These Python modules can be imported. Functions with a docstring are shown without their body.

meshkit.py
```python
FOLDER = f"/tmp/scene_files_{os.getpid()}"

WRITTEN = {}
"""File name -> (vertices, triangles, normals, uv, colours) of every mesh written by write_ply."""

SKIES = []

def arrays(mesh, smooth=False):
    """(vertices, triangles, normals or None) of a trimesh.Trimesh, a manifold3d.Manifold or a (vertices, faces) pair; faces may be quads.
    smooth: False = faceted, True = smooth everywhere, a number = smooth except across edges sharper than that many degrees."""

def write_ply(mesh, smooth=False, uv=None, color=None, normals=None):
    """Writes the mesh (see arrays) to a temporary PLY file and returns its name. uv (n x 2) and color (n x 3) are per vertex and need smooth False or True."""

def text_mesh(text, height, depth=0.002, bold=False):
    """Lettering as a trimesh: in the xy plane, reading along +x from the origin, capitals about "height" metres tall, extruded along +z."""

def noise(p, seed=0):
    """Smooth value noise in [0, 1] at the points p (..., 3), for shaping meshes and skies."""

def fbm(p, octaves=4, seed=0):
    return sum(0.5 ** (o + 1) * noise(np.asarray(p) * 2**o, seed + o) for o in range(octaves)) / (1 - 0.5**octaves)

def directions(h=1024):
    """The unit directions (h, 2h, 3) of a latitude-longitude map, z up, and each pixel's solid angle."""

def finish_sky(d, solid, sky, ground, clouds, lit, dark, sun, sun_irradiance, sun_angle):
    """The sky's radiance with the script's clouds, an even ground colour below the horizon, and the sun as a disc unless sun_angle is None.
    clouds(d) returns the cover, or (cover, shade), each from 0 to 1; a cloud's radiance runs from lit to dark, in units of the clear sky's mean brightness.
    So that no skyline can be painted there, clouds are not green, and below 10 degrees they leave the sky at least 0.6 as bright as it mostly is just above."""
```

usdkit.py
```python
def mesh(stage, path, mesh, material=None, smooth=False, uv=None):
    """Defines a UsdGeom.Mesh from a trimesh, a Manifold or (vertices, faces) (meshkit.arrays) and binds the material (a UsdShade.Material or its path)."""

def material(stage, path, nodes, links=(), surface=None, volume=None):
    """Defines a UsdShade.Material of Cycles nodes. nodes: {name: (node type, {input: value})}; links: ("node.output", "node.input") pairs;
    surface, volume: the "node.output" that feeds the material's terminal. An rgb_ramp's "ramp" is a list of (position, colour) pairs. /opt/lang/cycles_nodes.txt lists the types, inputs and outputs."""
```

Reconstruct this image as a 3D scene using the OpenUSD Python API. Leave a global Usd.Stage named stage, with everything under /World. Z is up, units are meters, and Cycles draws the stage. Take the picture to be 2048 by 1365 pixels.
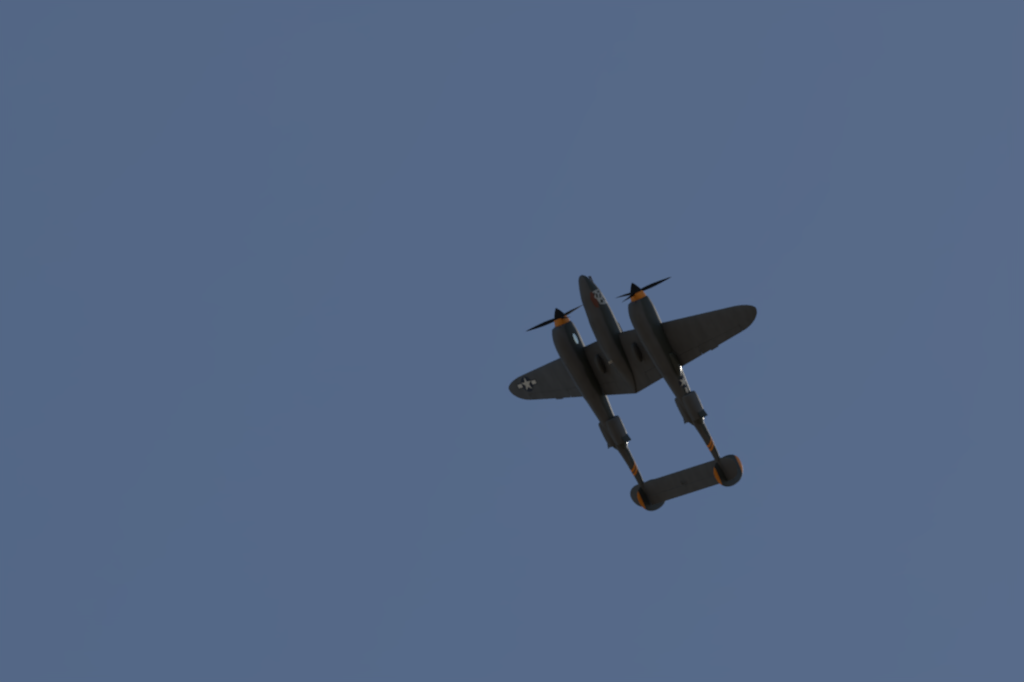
import math
import numpy as np
import trimesh
import shapely
from shapely import geometry as sg, affinity
from scipy.interpolate import PchipInterpolator
from pxr import Gf, Sdf, Usd, UsdGeom, UsdLux, UsdShade, Vt
import usdkit, meshkit

stage = Usd.Stage.CreateInMemory()
UsdGeom.SetStageUpAxis(stage, UsdGeom.Tokens.z)
UsdGeom.SetStageMetersPerUnit(stage, 1.0)
world = UsdGeom.Xform.Define(stage, '/World')
stage.SetDefaultPrim(world.GetPrim())
PI = math.pi

# ------------------------------------------------------------------ camera
ELEV, ROLL = math.radians(50), math.radians(-8)          # a hand-held telephoto looking up, tilted a little
EXPOSURE = -0.95
f0, up0, r0 = np.array([0, math.cos(ELEV), math.sin(ELEV)]), np.array([0, -math.sin(ELEV), math.cos(ELEV)]), np.array([1.0, 0, 0])
right_w = math.cos(ROLL) * r0 + math.sin(ROLL) * up0
up_w = -math.sin(ROLL) * r0 + math.cos(ROLL) * up0
EYE = np.array([0, 0, 1.7])
cam = UsdGeom.Camera.Define(stage, '/World/camera')
M = np.eye(4)
M[0, :3], M[1, :3], M[2, :3], M[3, :3] = right_w, up_w, -f0, EYE
cam.AddTransformOp().Set(Gf.Matrix4d(M.tolist()))
cam.CreateHorizontalApertureAttr(22.3)
cam.CreateVerticalApertureAttr(22.3 * 682 / 1024)
cam.CreateFocalLengthAttr(400.0)
cam.CreateFStopAttr(7.1)
cam.CreateFocusDistanceAttr(300.0)                       # focused a little short, as in the photograph
cam.CreateClippingRangeAttr(Gf.Vec2f(1, 60000))
cam.CreateExposureAttr(EXPOSURE)

# the aeroplane's axes (x forward, y to its left, z up) in camera axes (right, down, away), and its place
R_PC = np.array([[-0.397006, 0.690686, 0.604433], [-0.912719, -0.22779, -0.339199], [-0.096596, -0.686342, 0.720836]])
C_P = np.array([5.197447, 1.552163, 817.569])
CW = np.stack([right_w, -up_w, f0], 1)                   # camera axes -> world
R_PW = CW @ R_PC
ORIGIN = EYE + CW @ C_P

# ------------------------------------------------------------------ sun and sky
sun_p = np.array([-0.25, -0.25, 0.93])
sun = R_PW @ (sun_p / np.linalg.norm(sun_p))
SUN_EL, SUN_ROT = math.asin(sun[2]), math.atan2(sun[0], sun[1])
sl = UsdLux.DistantLight.Define(stage, '/World/sun')
sl.CreateIntensityAttr(0.75)
sl.CreateAngleAttr(0.5)
sl.CreateColorAttr(Gf.Vec3f(1.0, 0.93, 0.82))
sl.GetPrim().CreateAttribute('inputs:normalize', Sdf.ValueTypeNames.Bool).Set(True)
zx = sun
yx = np.cross(zx, [0, 0, 1.0]); yx /= np.linalg.norm(yx)
xx = np.cross(yx, zx)
S = np.eye(4); S[0, :3], S[1, :3], S[2, :3] = xx, yx, zx
sl.AddTransformOp().Set(Gf.Matrix4d(S.tolist()))

dome = UsdLux.DomeLight.Define(stage, '/World/sky')
CLOUD = (3.4, 3.5, 3.6)
sky_mat = usdkit.material(stage, '/World/Looks/sky', {
    'sky': ('sky_texture', {'sky_type': 'single_scattering', 'sun_disc': False, 'sun_elevation': SUN_EL, 'sun_rotation': SUN_ROT,
                            'altitude': 300.0, 'air_density': 1.3, 'aerosol_density': 0.72, 'ozone_density': 4.5}),
    # very thin, barely visible high cloud over the whole sky
    'tc': ('texture_coordinate', {}),
    'map': ('mapping', {'scale': (14.0, 34.0, 34.0), 'rotation': (0.3, 0.5, 0.4)}),
    'wisp': ('noise_texture', {'scale': 1.0, 'detail': 10.0, 'roughness': 0.68, 'distortion': 0.6}),
    'amount': ('map_range', {'from_min': 0.35, 'from_max': 0.75, 'to_min': 0.0, 'to_max': 0.04, 'clamp': True}),
    'veil': ('mix_color', {'b': CLOUD, 'use_clamp': False}),
    'bg': ('background_shader', {'strength': 0.10})},
    [('tc.generated', 'map.vector'), ('map.vector', 'wisp.vector'), ('wisp.fac', 'amount.value'), ('amount.result', 'veil.fac'), ('sky.color', 'veil.a'),
     ('veil.result', 'bg.color')], surface='bg.background')
UsdShade.MaterialBindingAPI.Apply(dome.GetPrim()).Bind(sky_mat)
for k, v in (('label', 'plain hazy blue sky filling the whole picture'), ('category', 'sky'), ('kind', 'structure')):
    dome.GetPrim().SetCustomDataByKey(k, v)


# ------------------------------------------------------------------ materials
def painted(name, upper, lower=None, rough=0.55, stain=0.17, spec=0.45):
    """Matt aircraft paint: weathered in soft patches and streaks; primvar 'paint' runs from the belly colour (0) to the upper colour (1)."""
    nodes = {'tc': ('texture_coordinate', {}),
             'map': ('mapping', {'scale': (0.45, 1.3, 1.3)}),
             'n': ('noise_texture', {'scale': 2.2, 'detail': 6.0, 'roughness': 0.6}),
             'fine': ('noise_texture', {'scale': 14.0, 'detail': 4.0}),
             'r': ('map_range', {'from_min': 0.3, 'from_max': 0.7, 'to_min': 1 - stain, 'to_max': 1 + stain}),
             'rr': ('map_range', {'from_min': 0.3, 'from_max': 0.7, 'to_min': rough - 0.07, 'to_max': rough + 0.07}),
             'wear': ('mix_color', {'blend_type': 'multiply', 'fac': 1.0, 'a': upper, 'use_clamp': False}),
             'bump': ('bump', {'strength': 0.06, 'distance': 0.02}),
             'p': ('principled_bsdf', {'specular_ior_level': spec})}
    links = [('tc.object', 'map.vector'), ('map.vector', 'n.vector'), ('tc.object', 'fine.vector'), ('n.fac', 'r.value'), ('fine.fac', 'rr.value'),
             ('r.result', 'wear.b'), ('wear.result', 'p.base_color'), ('rr.result', 'p.roughness'), ('fine.fac', 'bump.height'), ('bump.normal', 'p.normal')]
    if lower is not None:
        nodes['at'] = ('attribute', {'attribute': 'paint'})
        nodes['two'] = ('mix_color', {'a': lower, 'b': upper})
        links += [('at.fac', 'two.fac'), ('two.result', 'wear.a')]
    return usdkit.material(stage, f'/World/Looks/{name}', nodes, links, surface='p.BSDF')


OLIVE, GREY = (0.034, 0.037, 0.032), (0.090, 0.087, 0.092)
SKIN = painted('olive_and_grey_paint', OLIVE, GREY)
BELLY = painted('grey_paint', GREY)
DRAB = painted('olive_paint', OLIVE)
FIN = painted('olive_fin_paint', (0.030, 0.033, 0.033))
ORANGE = painted('orange_paint', (0.78, 0.235, 0.018), stain=0.12, rough=0.45)
BLACK = painted('black_paint', (0.02, 0.02, 0.022), stain=0.2, rough=0.85, spec=0.06)
BLUE = painted('insignia_blue_paint', (0.014, 0.018, 0.04), stain=0.15)
WHITE = painted('insignia_white_paint', (0.64, 0.58, 0.52), stain=0.10)
RED = painted('dull_red_paint', (0.15, 0.045, 0.028), stain=0.15)
FADED = painted('faded_white_paint', (0.40, 0.39, 0.375), stain=0.4)
INTAKE = painted('dark_intake', (0.012, 0.012, 0.013), rough=0.7)
PYLON = painted('pylon_paint', (0.064, 0.062, 0.062))
GLOSS = painted('glossy_olive_paint', OLIVE, rough=0.30, spec=0.6)
GUN = usdkit.material(stage, '/World/Looks/gun_metal', {'p': ('principled_bsdf', {'base_color': (0.09, 0.09, 0.1), 'metallic': 0.8, 'roughness': 0.4})}, surface='p.BSDF')
METAL = usdkit.material(stage, '/World/Looks/polished_metal', {
    'tc': ('texture_coordinate', {}), 'n': ('noise_texture', {'scale': 5.0, 'detail': 3.0}),
    'r': ('map_range', {'from_min': 0.3, 'from_max': 0.7, 'to_min': 0.12, 'to_max': 0.25}),
    'p': ('principled_bsdf', {'base_color': (0.86, 0.87, 0.88), 'metallic': 1.0})},
    [('tc.object', 'n.vector'), ('n.fac', 'r.value'), ('r.result', 'p.roughness')], surface='p.BSDF')
GLASS = usdkit.material(stage, '/World/Looks/canopy_glass', {
    'fr': ('fresnel', {'IOR': 1.5}), 't': ('transparent_bsdf', {'color': (0.82, 0.86, 0.86)}), 'g': ('glossy_bsdf', {'color': (1, 1, 1), 'roughness': 0.03}),
    'm': ('mix_closure', {})}, [('fr.fac', 'm.fac'), ('t.BSDF', 'm.closure1'), ('g.BSDF', 'm.closure2')], surface='m.closure')
GROUND = usdkit.material(stage, '/World/Looks/dry_ground', {
    'tc': ('texture_coordinate', {}), 'n': ('noise_texture', {'scale': 0.004, 'detail': 8.0, 'roughness': 0.6}),
    'ramp': ('rgb_ramp', {'ramp': [(0.3, (0.19, 0.15, 0.09)), (0.5, (0.285, 0.23, 0.16)), (0.7, (0.36, 0.285, 0.20))]}),
    'p': ('principled_bsdf', {'roughness': 0.95, 'specular_ior_level': 0.1})},
    [('tc.object', 'n.vector'), ('n.fac', 'ramp.fac'), ('ramp.color', 'p.base_color')], surface='p.BSDF')

# ------------------------------------------------------------------ ground (below the frame: lights the plane's belly from below)
ang = np.linspace(0, 2 * PI, 97)[:-1]
rings = [0, 50, 400, 2000, 8000, 25000]
gv = [[0, 0, 0]] + [[r * math.cos(t), r * math.sin(t), 0] for r in rings[1:] for t in ang]
gf = [[0, 1 + i, 1 + (i + 1) % 96] for i in range(96)]
for k in range(len(rings) - 2):
    for i in range(96):
        a, b = 1 + k * 96 + i, 1 + k * 96 + (i + 1) % 96
        gf += [[a, a + 96, b + 96], [a, b + 96, b]]
ground = usdkit.mesh(stage, '/World/ground', (np.array(gv, float), np.array(gf)), GROUND)
for k, v in (('label', 'dry tan grassland below the plane'), ('category', 'ground'), ('kind', 'structure')):
    ground.GetPrim().SetCustomDataByKey(k, v)

# ------------------------------------------------------------------ the plane
plane = UsdGeom.Xform.Define(stage, '/World/fighter_plane')
PM = np.eye(4)
PM[:3, :3] = R_PW.T
PM[3, :3] = ORIGIN - R_PW @ np.array([-5.0, 0, 0])
plane.AddTransformOp().Set(Gf.Matrix4d(PM.tolist()))
for k, v in (('label', 'dark olive twin-boom propeller fighter plane with orange spinners and orange fin tips, banking overhead'), ('category', 'plane')):
    plane.GetPrim().SetCustomDataByKey(k, v)
ROOT = '/World/fighter_plane'


def part(name, mesh, mat, parent=ROOT, smooth=35, label=None, paint=None):
    path, k = f'{parent}/{name}', 0
    while stage.GetPrimAtPath(path):
        k += 1
        path = f'{parent}/{name}_{k:03d}'
    m = usdkit.mesh(stage, path, mesh, mat, smooth=True if paint is not None else smooth)
    if paint is not None:
        UsdGeom.PrimvarsAPI(m).CreatePrimvar('paint', Sdf.ValueTypeNames.FloatArray, 'vertex').Set(Vt.FloatArray.FromNumpy(np.asarray(paint, np.float32)))
    if label:
        m.GetPrim().SetCustomDataByKey('label', label)
    return path


def grid(P, close_v=True, caps=True):
    """Mesh of a grid of points (rings, points around); caps are fans with vertices of their own."""
    n, m = P.shape[:2]
    v, f = P.reshape(-1, 3).tolist(), []
    for i in range(n - 1):
        for j in range(m if close_v else m - 1):
            a, b = i * m + j, i * m + (j + 1) % m
            f += [[a, b, b + m], [a, b + m, a + m]]
    if caps:
        for row, flip in ((P[0], True), (P[-1], False)):
            if np.ptp(row, 0).max() < 1e-6:
                continue
            o = len(v)
            v += row.tolist() + [row.mean(0).tolist()]
            for j in range(m):
                t = [o + j, o + (j + 1) % m, o + m]
                f.append(t[::-1] if flip else t)
    return np.array(v, float), np.array(f)


def outward(vf):
    t = trimesh.Trimesh(vf[0], vf[1], process=False)
    if t.volume < 0:
        t.invert()
    return t


def fuse(*ms):
    return trimesh.util.concatenate([m if isinstance(m, trimesh.Trimesh) else trimesh.Trimesh(m[0], m[1], process=False) for m in ms])


def sgn_pow(x, p):
    return np.sign(x) * np.abs(x) ** p


class Body:
    """A body lofted along the plane's axis. stations: (a, z centre, half width, height above, depth below, exponent); a runs aft from the nose."""

    def __init__(self, y0, stations):
        s = np.array(stations, float)
        self.y0, self.a0, self.a1 = y0, s[0, 0], s[-1, 0]
        self.f = [PchipInterpolator(s[:, 0], s[:, k]) for k in range(1, 6)]

    def at(self, a):
        return [float(g(a)) for g in self.f]

    def ring(self, a, th, grow=0.0):
        zc, b, ht, hb, n = self.at(a)
        c, s = np.cos(th), np.sin(th)
        h = np.where(s > 0, ht, hb)
        return np.stack([np.full_like(th, -a), self.y0 + (b + grow) * sgn_pow(c, 2 / n), zc + (h + grow) * sgn_pow(s, 2 / n)], -1)

    def mesh(self, rings=60, around=48, split=-0.5):
        th = np.linspace(0, 2 * PI, around, endpoint=False)
        A = self.a0 + (self.a1 - self.a0) * (0.5 - 0.5 * np.cos(np.linspace(0, PI, rings)))
        P = np.array([self.ring(a, th) for a in A])
        vf = grid(P)
        t = outward(vf)
        s = np.sin(np.tile(th, rings))
        wob = (meshkit.fbm(P.reshape(-1, 3) * 1.3) - 0.5) * 0.5
        pa = np.clip((s + wob - split) / 0.12 + 0.5, 0, 1)
        return t, np.concatenate([pa, np.full(len(vf[0]) - len(pa), 1.0)])

    def side_y(self, a, z, side):
        zc, b, ht, hb, n = self.at(a)
        h = ht if z > zc else hb
        q = min(abs(z - zc) / h, 0.995)
        return self.y0 + side * b * (1 - q ** n) ** (1 / n)


def fine_triangles(poly, step=0.05):
    """Triangles of a 2-D polygon, cut on a square lattice so that it can be bent onto a surface."""
    v, f = [], []
    x0, y0, x1, y1 = poly.bounds
    for x in np.arange(x0, x1, step):
        for y in np.arange(y0, y1, step):
            g = poly.intersection(sg.box(x, y, x + step, y + step))
            for q in getattr(g, 'geoms', [g]):
                if q.geom_type == 'Polygon' and q.area > 1e-7:
                    vv, ff = trimesh.creation.triangulate_polygon(q, engine='earcut')
                    f += (np.array(ff) + len(v)).tolist()
                    v += np.array(vv).tolist()
    return np.array(v, float), np.array(f)


def decal(name, poly, to3, mat, parent, lift, label=None, facing=None):
    v, f = fine_triangles(poly)
    P = np.array([to3(*q, lift) for q in v])
    t = trimesh.Trimesh(P, f, process=False)
    if facing is not None and (t.face_normals @ np.array(facing)).mean() < 0:
        t.invert()
    return part(name, t, mat, parent, smooth=False, label=label)


def star(r, turn=0.0):
    k = 0.382
    return sg.Polygon([(r * (1 if i % 2 == 0 else k) * math.cos(turn + i * PI / 5), r * (1 if i % 2 == 0 else k) * math.sin(turn + i * PI / 5)) for i in range(10)])


# ---- wing
aL0, tL, aT0, tT, ZW, DZ = 2.9828, 0.089, 5.8536, 0.1594, -0.0083, 0.8756 / 7.925
TIP0, SPAN, AM = 6.75, 7.925, 4.02


def chord_at(y):
    y = abs(y)
    le, te = aL0 + tL * y, aT0 - tT * y
    if y > TIP0:
        q = min((y - TIP0) / (SPAN - TIP0), 0.9995)
        k = (1 - q ** 2.3) ** (1 / 2.0)
        le, te = AM - (AM - le) * k, AM + (te - AM) * k
    return le, te


def thick_at(y):
    return 0.155 - 0.035 * min(abs(y) / 7, 1)


def naca(f, t, camber=0.018):
    yt = 5 * t * (0.2969 * np.sqrt(f) - 0.1260 * f - 0.3516 * f ** 2 + 0.2843 * f ** 3 - 0.1030 * f ** 4)
    yc = camber * 4 * f * (1 - f)
    return yc + yt, yc - yt


def wing_piece(ys, u0=0.0, u1=1.0, k=18, sink=0.0, extra=0.0):
    """A closed piece of the wing between the chord fractions u0 and u1."""
    fr = u0 + (u1 - u0) * (0.5 - 0.5 * np.cos(np.linspace(0, PI, k)))
    P, pa = [], []
    for y in ys:
        le, te = chord_at(y)
        c = te - le
        zu, zl = naca(fr, thick_at(y))
        zm = ZW + DZ * abs(y)
        a = le + fr * c + extra * (fr - u0) / (u1 - u0)
        up = np.stack([-a, np.full(k, y), zm + zu * c - sink], -1)
        lo = np.stack([-a, np.full(k, y), zm + zl * c + sink], -1)
        P.append(np.vstack([up, lo[::-1]]))
        pa.append(np.concatenate([np.ones(k), np.zeros(k)]))
    vf = grid(np.array(P))
    t = outward(vf)
    pa = np.concatenate(pa)
    return t, np.concatenate([pa, np.zeros(len(vf[0]) - len(pa))])


def wing_low(a, y, lift):
    le, te = chord_at(y)
    c = te - le
    f = np.clip((a - le) / c, 0.002, 1)
    return np.array([-a, y, ZW + DZ * abs(y) + naca(f, thick_at(y))[1] * c - lift])


def pieces(*tp):
    return fuse(*[t for t, _ in tp]), np.concatenate([p for _, p in tp])


m, pa = pieces(wing_piece(np.linspace(-0.96, 0.0, 6)), wing_piece(np.linspace(0.0, 0.96, 6)))
part('wing_center_section', m, SKIN, paint=pa)
HINGE = 0.76
tip_ys = TIP0 + (SPAN - TIP0) * np.sin(np.linspace(0, PI / 2, 22))
for s in (1, -1):
    m, pa = pieces(wing_piece(s * np.linspace(0.963, 6.747, 24), 0, HINGE), wing_piece(s * tip_ys),
                   wing_piece(s * np.linspace(2.02, 2.86, 3), HINGE + 0.0005, 1.0))
    wp = part('wing_panel', m, SKIN, paint=pa)
    for lo, hi, name in ((0.975, 2.005, 'flap'), (2.875, 4.19, 'flap'), (4.215, 6.735, 'aileron')):
        m, pa = wing_piece(s * np.linspace(lo, hi, 8), HINGE + 0.0015, 1.0, 10, 0.002)
        ap = part(name, m, SKIN, paint=pa)
        if name == 'aileron':
            m, pa = wing_piece(s * np.linspace(4.75, 5.2, 3), 0.975, 1.0, 4, -0.004, extra=0.05)
            part('trim_tab', m, SKIN, ap, paint=pa)
    if s < 0:
        # star and bars under the right wing: disc, bars along the span, one point of the star forward
        ca, cy, r = 4.02, -6.57, 0.345
        put = lambda p, q, l: wing_low(ca + p, cy + q, l)
        bars = sg.box(-0.25 * r, -1.85 * r, 0.25 * r, 1.85 * r)
        rim = sg.Point(0, 0).buffer(r * 1.08, 32).union(bars.buffer(r / 9, join_style=2)).intersection(sg.box(-0.36, -2, 1, 2))
        decal('insignia_disc', rim, put, BLUE, wp, 0.004, 'dark blue insignia disc and border', (0, 0, -1))
        for side in (-1, 1):
            b = sg.box(-0.25 * r, side * 1.85 * r if side < 0 else 1.02 * r, 0.25 * r, -1.02 * r if side < 0 else 1.85 * r)
            decal('insignia_bar', b, put, WHITE, wp, 0.008, 'white insignia bar', (0, 0, -1))
        decal('insignia_star', star(r * 0.99, PI), put, WHITE, wp, 0.008, 'white five-pointed star', (0, 0, -1))

# ---- central pod
pod = Body(0, [(0.0, -0.24, 0.01, 0.01, 0.01, 2), (0.05, -0.24, 0.11, 0.11, 0.12, 2), (0.17, -0.23, 0.19, 0.22, 0.22, 2), (0.38, -0.215, 0.26, 0.33, 0.32, 2), (0.61, -0.19, 0.32, 0.43, 0.42, 2.05),
               (1.14, -0.165, 0.42, 0.55, 0.545, 2.1), (1.5, -0.155, 0.45, 0.58, 0.57, 2.1), (2.25, -0.14, 0.49, 0.62, 0.64, 2.15), (3.0, -0.12, 0.50, 0.62, 0.65, 2.15),
               (3.9, -0.11, 0.475, 0.55, 0.56, 2.1), (4.8, -0.08, 0.38, 0.34, 0.25, 2.0), (5.45, -0.05, 0.20, 0.12, 0.075, 2), (5.83, -0.055, 0.02, 0.02, 0.02, 2)])
m, pa = pod.mesh(64, 56, -0.42)
pp = part('central_pod', m, SKIN, paint=pa)
for gy, gz, tip, rr in ((0.0, -0.02, 0.12, 0.034), (0.125, 0.07, 0.19, 0.026), (-0.125, 0.07, 0.19, 0.026), (0.1, 0.185, 0.22, 0.026), (-0.1, 0.185, 0.22, 0.026)):
    t = trimesh.creation.cylinder(rr, 0.75, sections=14)
    t.apply_transform(trimesh.transformations.rotation_matrix(PI / 2, [0, 1, 0]))
    t.apply_translation([-tip - 0.375, gy, gz])
    part('gun_barrel', t, GUN)
pod_side = lambda a, z, l: np.array([-a, pod.side_y(a, z, 1) + l, z - 0.3 * l])
sweep = sg.Polygon([(0.86, -0.46), (0.88, -0.40), (0.99, -0.385), (1.13, -0.43), (1.255, -0.365), (1.437, -0.405), (1.58, -0.44), (1.53, -0.53), (1.27, -0.56), (1.10, -0.565)]).buffer(0.02)
decal('nose_art_band', sweep, pod_side, RED, pp, 0.006, 'dull red patch below the nose art', (0, 1, 0))
soft = lambda pts: sg.Polygon(pts).buffer(0.015)
art = soft([(0.87, -0.37), (0.866, -0.21), (0.883, 0.07), (1.02, 0.085), (1.125, 0.205), (1.29, 0.235), (1.47, 0.285), (1.6, 0.27), (1.578, -0.05), (1.487, -0.29), (1.31, -0.33), (1.22, -0.335), (1.13, -0.40), (1.03, -0.375)])
for hole in ([(1.0, -0.28), (1.03, -0.205), (1.11, -0.225), (1.18, -0.27), (1.155, -0.32), (1.07, -0.275)], [(1.064, -0.01), (1.137, -0.01), (1.24, -0.11), (1.22, -0.16), (1.14, -0.10)],
             [(1.328, -0.185), (1.38, -0.065), (1.484, -0.118), (1.456, -0.237)], [(0.92, -0.335), (0.954, -0.30), (1.03, -0.365), (1.06, -0.43), (0.98, -0.42)],
             [(1.30, 0.03), (1.42, 0.06), (1.45, 0.13), (1.33, 0.10)], [(0.95, -0.12), (1.0, -0.10), (1.0, 0.0), (0.95, 0.01)]):
    art = art.difference(soft(hole))
decal('nose_art', art, pod_side, FADED, pp, 0.006, 'faded pale grey nose art', (0, 1, 0))

canopy = Body(0, [(2.2, 0.33, 0.12, 0.03, 0.2, 2), (2.45, 0.30, 0.27, 0.20, 0.2, 2.2), (2.75, 0.27, 0.33, 0.34, 0.2, 2.3), (3.15, 0.26, 0.345, 0.38, 0.2, 2.3), (3.7, 0.24, 0.32, 0.36, 0.2, 2.2), (4.3, 0.2, 0.24, 0.27, 0.2, 2.0), (4.9, 0.14, 0.1, 0.1, 0.1, 2.0)])
m, _ = canopy.mesh(40, 40)
cp = part('canopy', m, GLASS, smooth=True)
for a in (2.3, 2.72, 3.35, 3.95):
    th = np.linspace(0, PI, 25)
    P = np.array([[canopy.ring(a + da, np.array([t]), g)[0] for t in th] for da, g in ((-0.025, 0.002), (-0.025, 0.014), (0.025, 0.014), (0.025, 0.002))])
    part('canopy_frame', grid(P, close_v=False, caps=False), DRAB, cp, smooth=False)
for s in (1, -1):
    P = np.array([[canopy.ring(a, np.array([t]), 0.012)[0] for a in np.linspace(2.3, 4.2, 30)] for t in ((0.30, 0.40) if s > 0 else (PI - 0.30, PI - 0.40))])
    part('canopy_frame', grid(P, close_v=False, caps=False), DRAB, cp, smooth=False)

# mast under the pod
t = trimesh.creation.box([0.12, 0.018, 0.24]); t.apply_translation([-4.05, 0.02, -0.74])
part('antenna_mast', t, WHITE, smooth=False)

# ---- closed wheel-well doors: thin curved plates a few millimetres proud of the belly


def door(name, body, a0, a1, t0, t1, parent):
    A, T = np.linspace(a0, a1, 16), np.radians(np.linspace(t0, t1, 10))
    o = np.array([body.ring(a, T, 0.009) for a in A])
    i_ = np.array([body.ring(a, T, -0.004) for a in A])
    P = np.concatenate([o, i_[:, ::-1]], 1)
    part(name, outward(grid(P)), BELLY, parent, smooth=35)


for t0, t1 in ((-126, -91.2), (-88.8, -54)):
    door('nose_wheel_door', pod, 2.05, 3.55, t0, t1, pp)

# ---- pylons under the centre section
for s in (1, -1):
    py = Body(s * 1.17, [(3.62, -0.16, 0.01, 0.12, 0.03, 2), (3.75, -0.17, 0.10, 0.14, 0.15, 2.4), (4.0, -0.17, 0.13, 0.15, 0.2, 2.6), (4.3, -0.17, 0.11, 0.15, 0.16, 2.4), (4.55, -0.15, 0.01, 0.12, 0.02, 2)])
    m, pa = py.mesh(24, 28)
    part('pylon', m, PYLON, smooth=True)

# ---- engine booms
YB = 2.44
stations = [(1.845, -0.02, 0.36, 0.37, 0.44, 2.0), (1.90, -0.03, 0.405, 0.44, 0.63, 2.05), (2.15, -0.085, 0.45, 0.58, 0.71, 2.1), (2.43, -0.115, 0.48, 0.645, 0.75, 2.15), (2.75, -0.12, 0.49, 0.66, 0.76, 2.15),
            (3.1, -0.11, 0.49, 0.65, 0.75, 2.15), (3.9, -0.06, 0.485, 0.62, 0.68, 2.1), (4.7, 0.0, 0.46, 0.58, 0.60, 2.1), (5.3, 0.065, 0.435, 0.53, 0.54, 2.05), (5.6, 0.095, 0.415, 0.50, 0.50, 2.0),
            (6.1, 0.14, 0.37, 0.44, 0.44, 2.0), (6.6, 0.185, 0.325, 0.385, 0.385, 2.0), (7.3, 0.25, 0.275, 0.325, 0.335, 2.0), (7.9, 0.32, 0.232, 0.275, 0.28, 2.0), (8.4, 0.40, 0.195, 0.235, 0.235, 2.0),
            (9.06, 0.485, 0.16, 0.195, 0.195, 2.0), (9.7, 0.54, 0.13, 0.155, 0.155, 2.0), (10.1, 0.545, 0.10, 0.12, 0.12, 2.0), (10.5, 0.545, 0.06, 0.07, 0.07, 2.0)]


def spinner_r(a):
    q = np.clip((a - 1.068) / (1.84 - 1.068), 0, 1)
    return 0.362 * (1 - (1 - q) ** 1.45) ** 0.85


def lathe(y0, z0, A, rad, n=40):
    th = np.linspace(0, 2 * PI, n, endpoint=False)
    return outward(grid(np.array([np.stack([np.full(n, -a), y0 + rad(a) * np.cos(th), z0 + rad(a) * np.sin(th)], -1) for a in A])))


def blade(angle, y0, turn):
    """One propeller blade: a thin twisted blade, widest at two fifths of its length and pointed at the tip."""
    L, k = 1.71, 12
    P = []
    for r in np.linspace(0.2, L, 22):
        q = (r - 0.2) / (L - 0.2)
        c = np.interp(q, [0, 0.12, 0.4, 0.65, 0.85, 0.95, 1.0], [0.13, 0.19, 0.30, 0.28, 0.2, 0.12, 0.01])
        th = np.interp(q, [0, 0.15, 0.5, 1], [0.11, 0.06, 0.03, 0.008])
        pitch = turn * math.atan2(2.9, 2 * PI * max(r, 0.35))
        t = np.linspace(0, 2 * PI, k, endpoint=False)
        u, w = c / 2 * np.cos(t), th / 2 * np.sin(t)
        tang, ax = u * math.cos(pitch) - w * math.sin(pitch), u * math.sin(pitch) + w * math.cos(pitch)
        er, et = np.array([math.cos(angle), math.sin(angle)]), np.array([-math.sin(angle), math.cos(angle)])
        yz = r * er + tang[:, None] * et
        P.append(np.column_stack([-1.545 + ax, y0 + yz[:, 0], yz[:, 1]]))
    return outward(grid(np.array(P)))


# fin and rudder outline, in (a, z)
th = np.linspace(0, 2 * PI, 120, endpoint=False)
FC = (10.48, 0.90)
fin_ring = np.stack([FC[0] + np.where(np.cos(th) > 0, 0.765, 0.58) * sgn_pow(np.cos(th), 2 / 2.25), FC[1] + 0.965 * sgn_pow(np.sin(th), 2 / 2.2)], -1)


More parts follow.
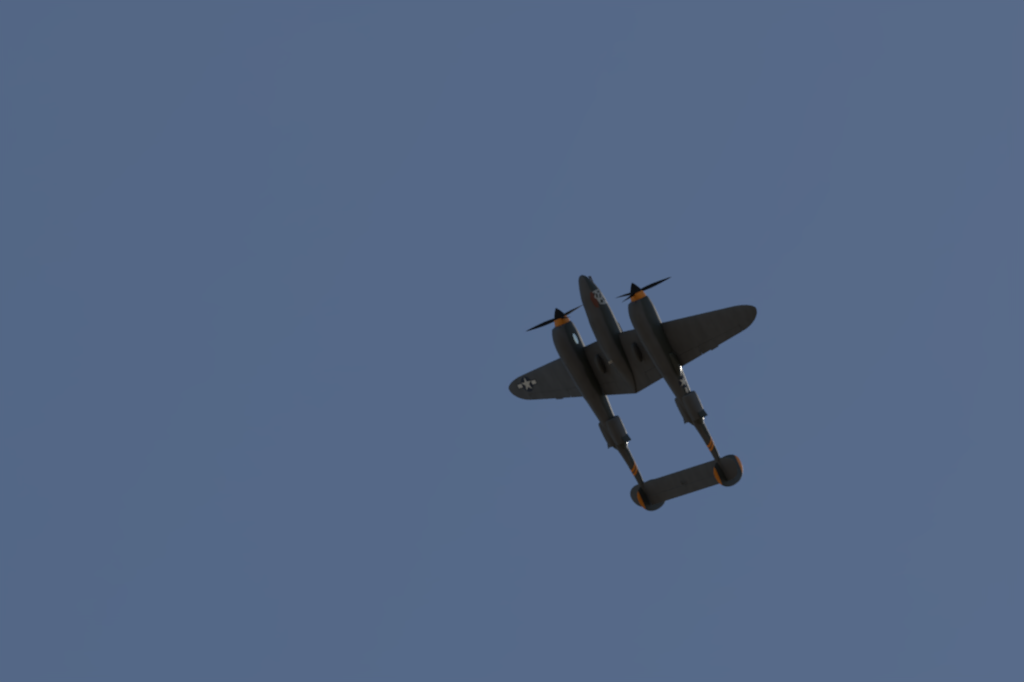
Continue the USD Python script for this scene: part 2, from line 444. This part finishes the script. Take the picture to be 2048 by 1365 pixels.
def fin_solid(y0, clip):
    """The fin within a clip rectangle (a0, z0, a1, z1): a lens-shaped plate."""
    poly = sg.Polygon(fin_ring).intersection(sg.box(*clip))
    v, f = fine_triangles(poly, 0.06)
    half = lambda a, z: 0.058 * max(0.0, 1 - ((abs(a - FC[0]) / (0.765 if a > FC[0] else 0.58)) ** 2.25 + (abs(z - FC[1]) / 0.965) ** 2.2)) ** 0.5 + 0.003
    h = np.array([half(*q) for q in v])
    L = np.column_stack([-v[:, 0], y0 + h, v[:, 1]])
    Rr = np.column_stack([-v[:, 0], y0 - h, v[:, 1]])
    a = trimesh.Trimesh(L, f, process=False); b = trimesh.Trimesh(Rr, f, process=False)
    if a.face_normals[:, 1].mean() < 0: a.invert()
    if b.face_normals[:, 1].mean() > 0: b.invert()
    e = np.array(poly.exterior.segmentize(0.05).coords)[:-1]
    he = np.array([half(*q) for q in e])
    P = np.array([np.column_stack([-e[:, 0], y0 + k * he, e[:, 1]]) for k in (1, -1)])
    t = fuse(a, b, grid(P, caps=False))
    t.merge_vertices()
    return t


prop_angles = {1: [47, 167, 287], -1: [207.6, 327.6, 87.6]}
for s in (-1, 1):
    y0 = s * YB
    boom = Body(y0, stations)
    m, pa = boom.mesh(84, 56, -0.48)
    bp = part('engine_boom', m, SKIN, paint=pa)
    # spinner with its orange band, and three blades
    sp = part('spinner', lathe(y0, 0, np.concatenate([1.068 + 0.47 * np.linspace(0, 1, 24) ** 1.7, [1.55]]), spinner_r), BLACK, smooth=40, label='black pointed spinner tip')
    part('spinner_band', lathe(y0, 0, np.linspace(1.553, 1.84, 14), spinner_r), ORANGE, sp, smooth=40, label='orange band round the spinner')
    for d in prop_angles[s]:
        part('propeller_blade', blade(math.radians(d), y0, s), BLACK, sp, smooth=50)
    # chin intakes
    for dy in (-0.17, 0.17):
        ch = Body(y0 + dy, [(1.875, -0.47, 0.10, 0.09, 0.09, 2.4), (1.90, -0.47, 0.10, 0.09, 0.09, 2.4), (2.2, -0.47, 0.08, 0.08, 0.08, 2.4)])
        part('chin_intake', ch.mesh(12, 20)[0], INTAKE, bp, smooth=35)
    for t0, t1 in ((-130, -91.2), (-88.8, -50)):
        door('wheel_door', boom, 3.55, 5.35, t0, t1, bp)
    # exhaust shroud and turbocharger on top, behind the engine
    tb = trimesh.creation.cylinder(0.24, 0.12, sections=36); tb.apply_translation([-4.95, y0, 0.585])
    part('turbocharger', tb, GUN, smooth=35)
    # polished oval on the inner side of the engine cowling
    ov = affinity.scale(sg.Point(2.65, -0.135).buffer(1, 24), 0.25, 0.10)
    decal('polished_oval', ov, lambda a, z, l, b=boom, q=-s: np.array([-a, b.side_y(a, z, q) + q * l, z]), METAL, bp, 0.007, 'polished metal oval on the inner cowling', (0, -s, 0))
    # air scoop on the outer side behind the wing
    sc = Body(0.0, [(4.62, 0.03, 0.10, 0.16, 0.16, 2.3), (4.66, 0.03, 0.115, 0.18, 0.18, 2.3), (4.95, 0.04, 0.14, 0.20, 0.20, 2.2), (5.2, 0.04, 0.145, 0.20, 0.20, 2.1), (5.42, 0.045, 0.125, 0.18, 0.18, 2), (5.60, 0.05, 0.09, 0.14, 0.14, 2), (5.72, 0.055, 0.055, 0.09, 0.09, 2), (5.77, 0.06, 0.02, 0.04, 0.04, 2)])
    inset = PchipInterpolator([4.62, 5.0, 5.2, 5.42, 5.60, 5.77], [0.43, 0.46, 0.46, 0.43, 0.385, 0.33])
    m, pa = sc.mesh(36, 36, -0.5)
    m.vertices = np.column_stack([m.vertices[:, 0], y0 + s * inset(np.clip(-m.vertices[:, 0], 4.62, 5.77)) + m.vertices[:, 1], m.vertices[:, 2]])
    part('air_scoop', m, GLOSS, smooth=True)
    # radiators on both sides of the boom, with dark mouths and open exit flaps
    for q in (-1, 1):
        rad = Body(y0 + q * 0.21, [(6.60, 0.24, 0.23, 0.31, 0.36, 2.3), (6.66, 0.25, 0.275, 0.36, 0.41, 2.3), (6.9, 0.26, 0.30, 0.38, 0.42, 2.3), (7.3, 0.275, 0.30, 0.37, 0.41, 2.3), (7.6, 0.285, 0.285, 0.35, 0.385, 2.2), (7.80, 0.29, 0.265, 0.325, 0.355, 2.1)])
        m, pa = rad.mesh(30, 36, 0.35)
        rp = part('radiator', m, SKIN, paint=pa)
        mouth = Body(y0 + q * 0.23, [(6.593, 0.24, 0.18, 0.25, 0.30, 2.3), (6.62, 0.24, 0.18, 0.25, 0.30, 2.3)])
        part('radiator_mouth', mouth.mesh(4, 28)[0], INTAKE, rp, smooth=35)
        # exit flap: a curved plate hinged at the radiator's outer side, open outwards
        A, Z = np.linspace(7.50, 7.84, 6), np.linspace(0.06, 0.50, 8)
        o = np.array([[[-a, y0 + q * (0.485 + (a - 7.5) * 0.30 - 0.5 * (z - 0.28) ** 2), z] for z in Z] for a in A])
        i_ = o - np.array([0, q * 0.014, 0])
        P = np.array([np.vstack([o[k], i_[k][::-1]]) for k in range(len(A))])
        part('radiator_flap', outward(grid(P)), DRAB, rp, smooth=35)
        tail = Body(y0 + q * 0.17, [(7.79, 0.30, 0.22, 0.27, 0.29, 2.1), (7.86, 0.305, 0.20, 0.24, 0.26, 2), (7.96, 0.32, 0.15, 0.20, 0.21, 2), (8.08, 0.34, 0.08, 0.12, 0.13, 2), (8.2, 0.355, 0.015, 0.05, 0.05, 2)])
        m, pa = tail.mesh(20, 30, -0.4)
        part('exit_fairing', m, GLOSS, rp, smooth=True)
    # two slanting orange stripes round the rear of the boom
    th = np.linspace(0, 2 * PI, 49)
    for st in (8.905, 9.09):
        P = []
        for w in np.linspace(0, 0.115, 4):
            row = []
            for t in th:
                zc, b, ht, hb, n = boom.at(9.0)
                a = st + w - 1.0 * ht * math.sin(t)
                row.append(boom.ring(a, np.array([t]), 0.004)[0])
            P.append(row)
        part('orange_stripe', outward(grid(np.array(P)[:, :-1], caps=False)), ORANGE, bp, smooth=True, label='slanting orange stripe round the boom')
    # star and bars on the outer side of the boom
    put = lambda p, z, l, b=boom: np.array([-(6.02 + p), b.side_y(6.02 + p, 0.13 + z, s) + s * l, 0.13 + z])
    r = 0.27
    bars = sg.box(-1.95 * r, -0.25 * r, 1.95 * r, 0.25 * r)
    decal('insignia_disc', sg.Point(0, 0).buffer(r, 32).union(bars.buffer(r / 9, join_style=2)), put, BLUE, bp, 0.004, 'dark blue insignia disc and border', (0, s, 0))
    for side in (-1, 1):
        b_ = sg.box(1.02 * r, -0.25 * r, 1.95 * r, 0.25 * r)
        decal('insignia_bar', b_ if side > 0 else affinity.scale(b_, -1, 1, origin=(0, 0)), put, WHITE, bp, 0.008, 'white insignia bar', (0, s, 0))
    decal('insignia_star', star(r * 0.99, PI / 2), put, WHITE, bp, 0.008, 'white five-pointed star', (0, s, 0))
    # fin, rudder, orange tips
    fp = part('tail_fin', fin_solid(y0, (9, 0.13, 10.66, 1.64)), FIN, smooth=40)
    part('rudder', fin_solid(y0, (10.675, 0.13, 12, 1.64)), FIN, smooth=40)
    part('fin_tip', fin_solid(y0, (9, -1, 12, 0.127)), ORANGE, fp, smooth=40, label='orange lower fin tip')
    part('fin_tip', fin_solid(y0, (9, 1.643, 12, 3)), ORANGE, fp, smooth=40, label='orange upper fin tip')

# ---- tailplane
TL, TT, ZT, TS = 9.849, 10.944, 0.536, 3.36


def tail_piece(ys, u0=0.0, u1=1.0, k=14):
    fr = u0 + (u1 - u0) * (0.5 - 0.5 * np.cos(np.linspace(0, PI, k)))
    P, pa = [], []
    for y in ys:
        le, te = TL, TT
        if abs(y) > 2.62:
            q = min((abs(y) - 2.62) / (TS - 2.62), 0.9995)
            w = (1 - q ** 2.2) ** 0.5
            le, te = 10.32 - (10.32 - TL) * w, 10.32 + (TT - 10.32) * w
        c = te - le
        zu, zl = naca(fr, 0.10, 0.0)
        a = le + fr * c
        P.append(np.vstack([np.stack([-a, np.full(k, y), ZT + zu * c], -1), np.stack([-a, np.full(k, y), ZT + zl * c], -1)[::-1]]))
        pa.append(np.concatenate([np.ones(k), np.zeros(k)]))
    vf = grid(np.array(P))
    pa = np.concatenate(pa)
    return outward(vf), np.concatenate([pa, np.zeros(len(vf[0]) - len(pa))])


stub = 2.41 + (TS - 2.41) * np.sin(np.linspace(0, PI / 2, 18))
m, pa = pieces(tail_piece(np.linspace(-2.407, 2.407, 20), 0, 0.6), tail_piece(stub), tail_piece(-stub))
part('tailplane', m, SKIN, paint=pa)
m, pa = tail_piece(np.linspace(-2.36, 2.36, 20), 0.6015, 1.0, 8)
ep = part('elevator', m, SKIN, paint=pa)
for sz in (-1, 1):
    wt = trimesh.creation.icosphere(2, 1.0); wt.apply_scale([0.10, 0.04, 0.04]); wt.apply_translation([-10.35, 0, ZT + sz * 0.19])
    ar = trimesh.creation.box([0.03, 0.02, 0.16]); ar.apply_translation([-10.42, 0, ZT + sz * 0.115])
    part('balance_weight', fuse(wt, ar), BELLY, ep, smooth=35)
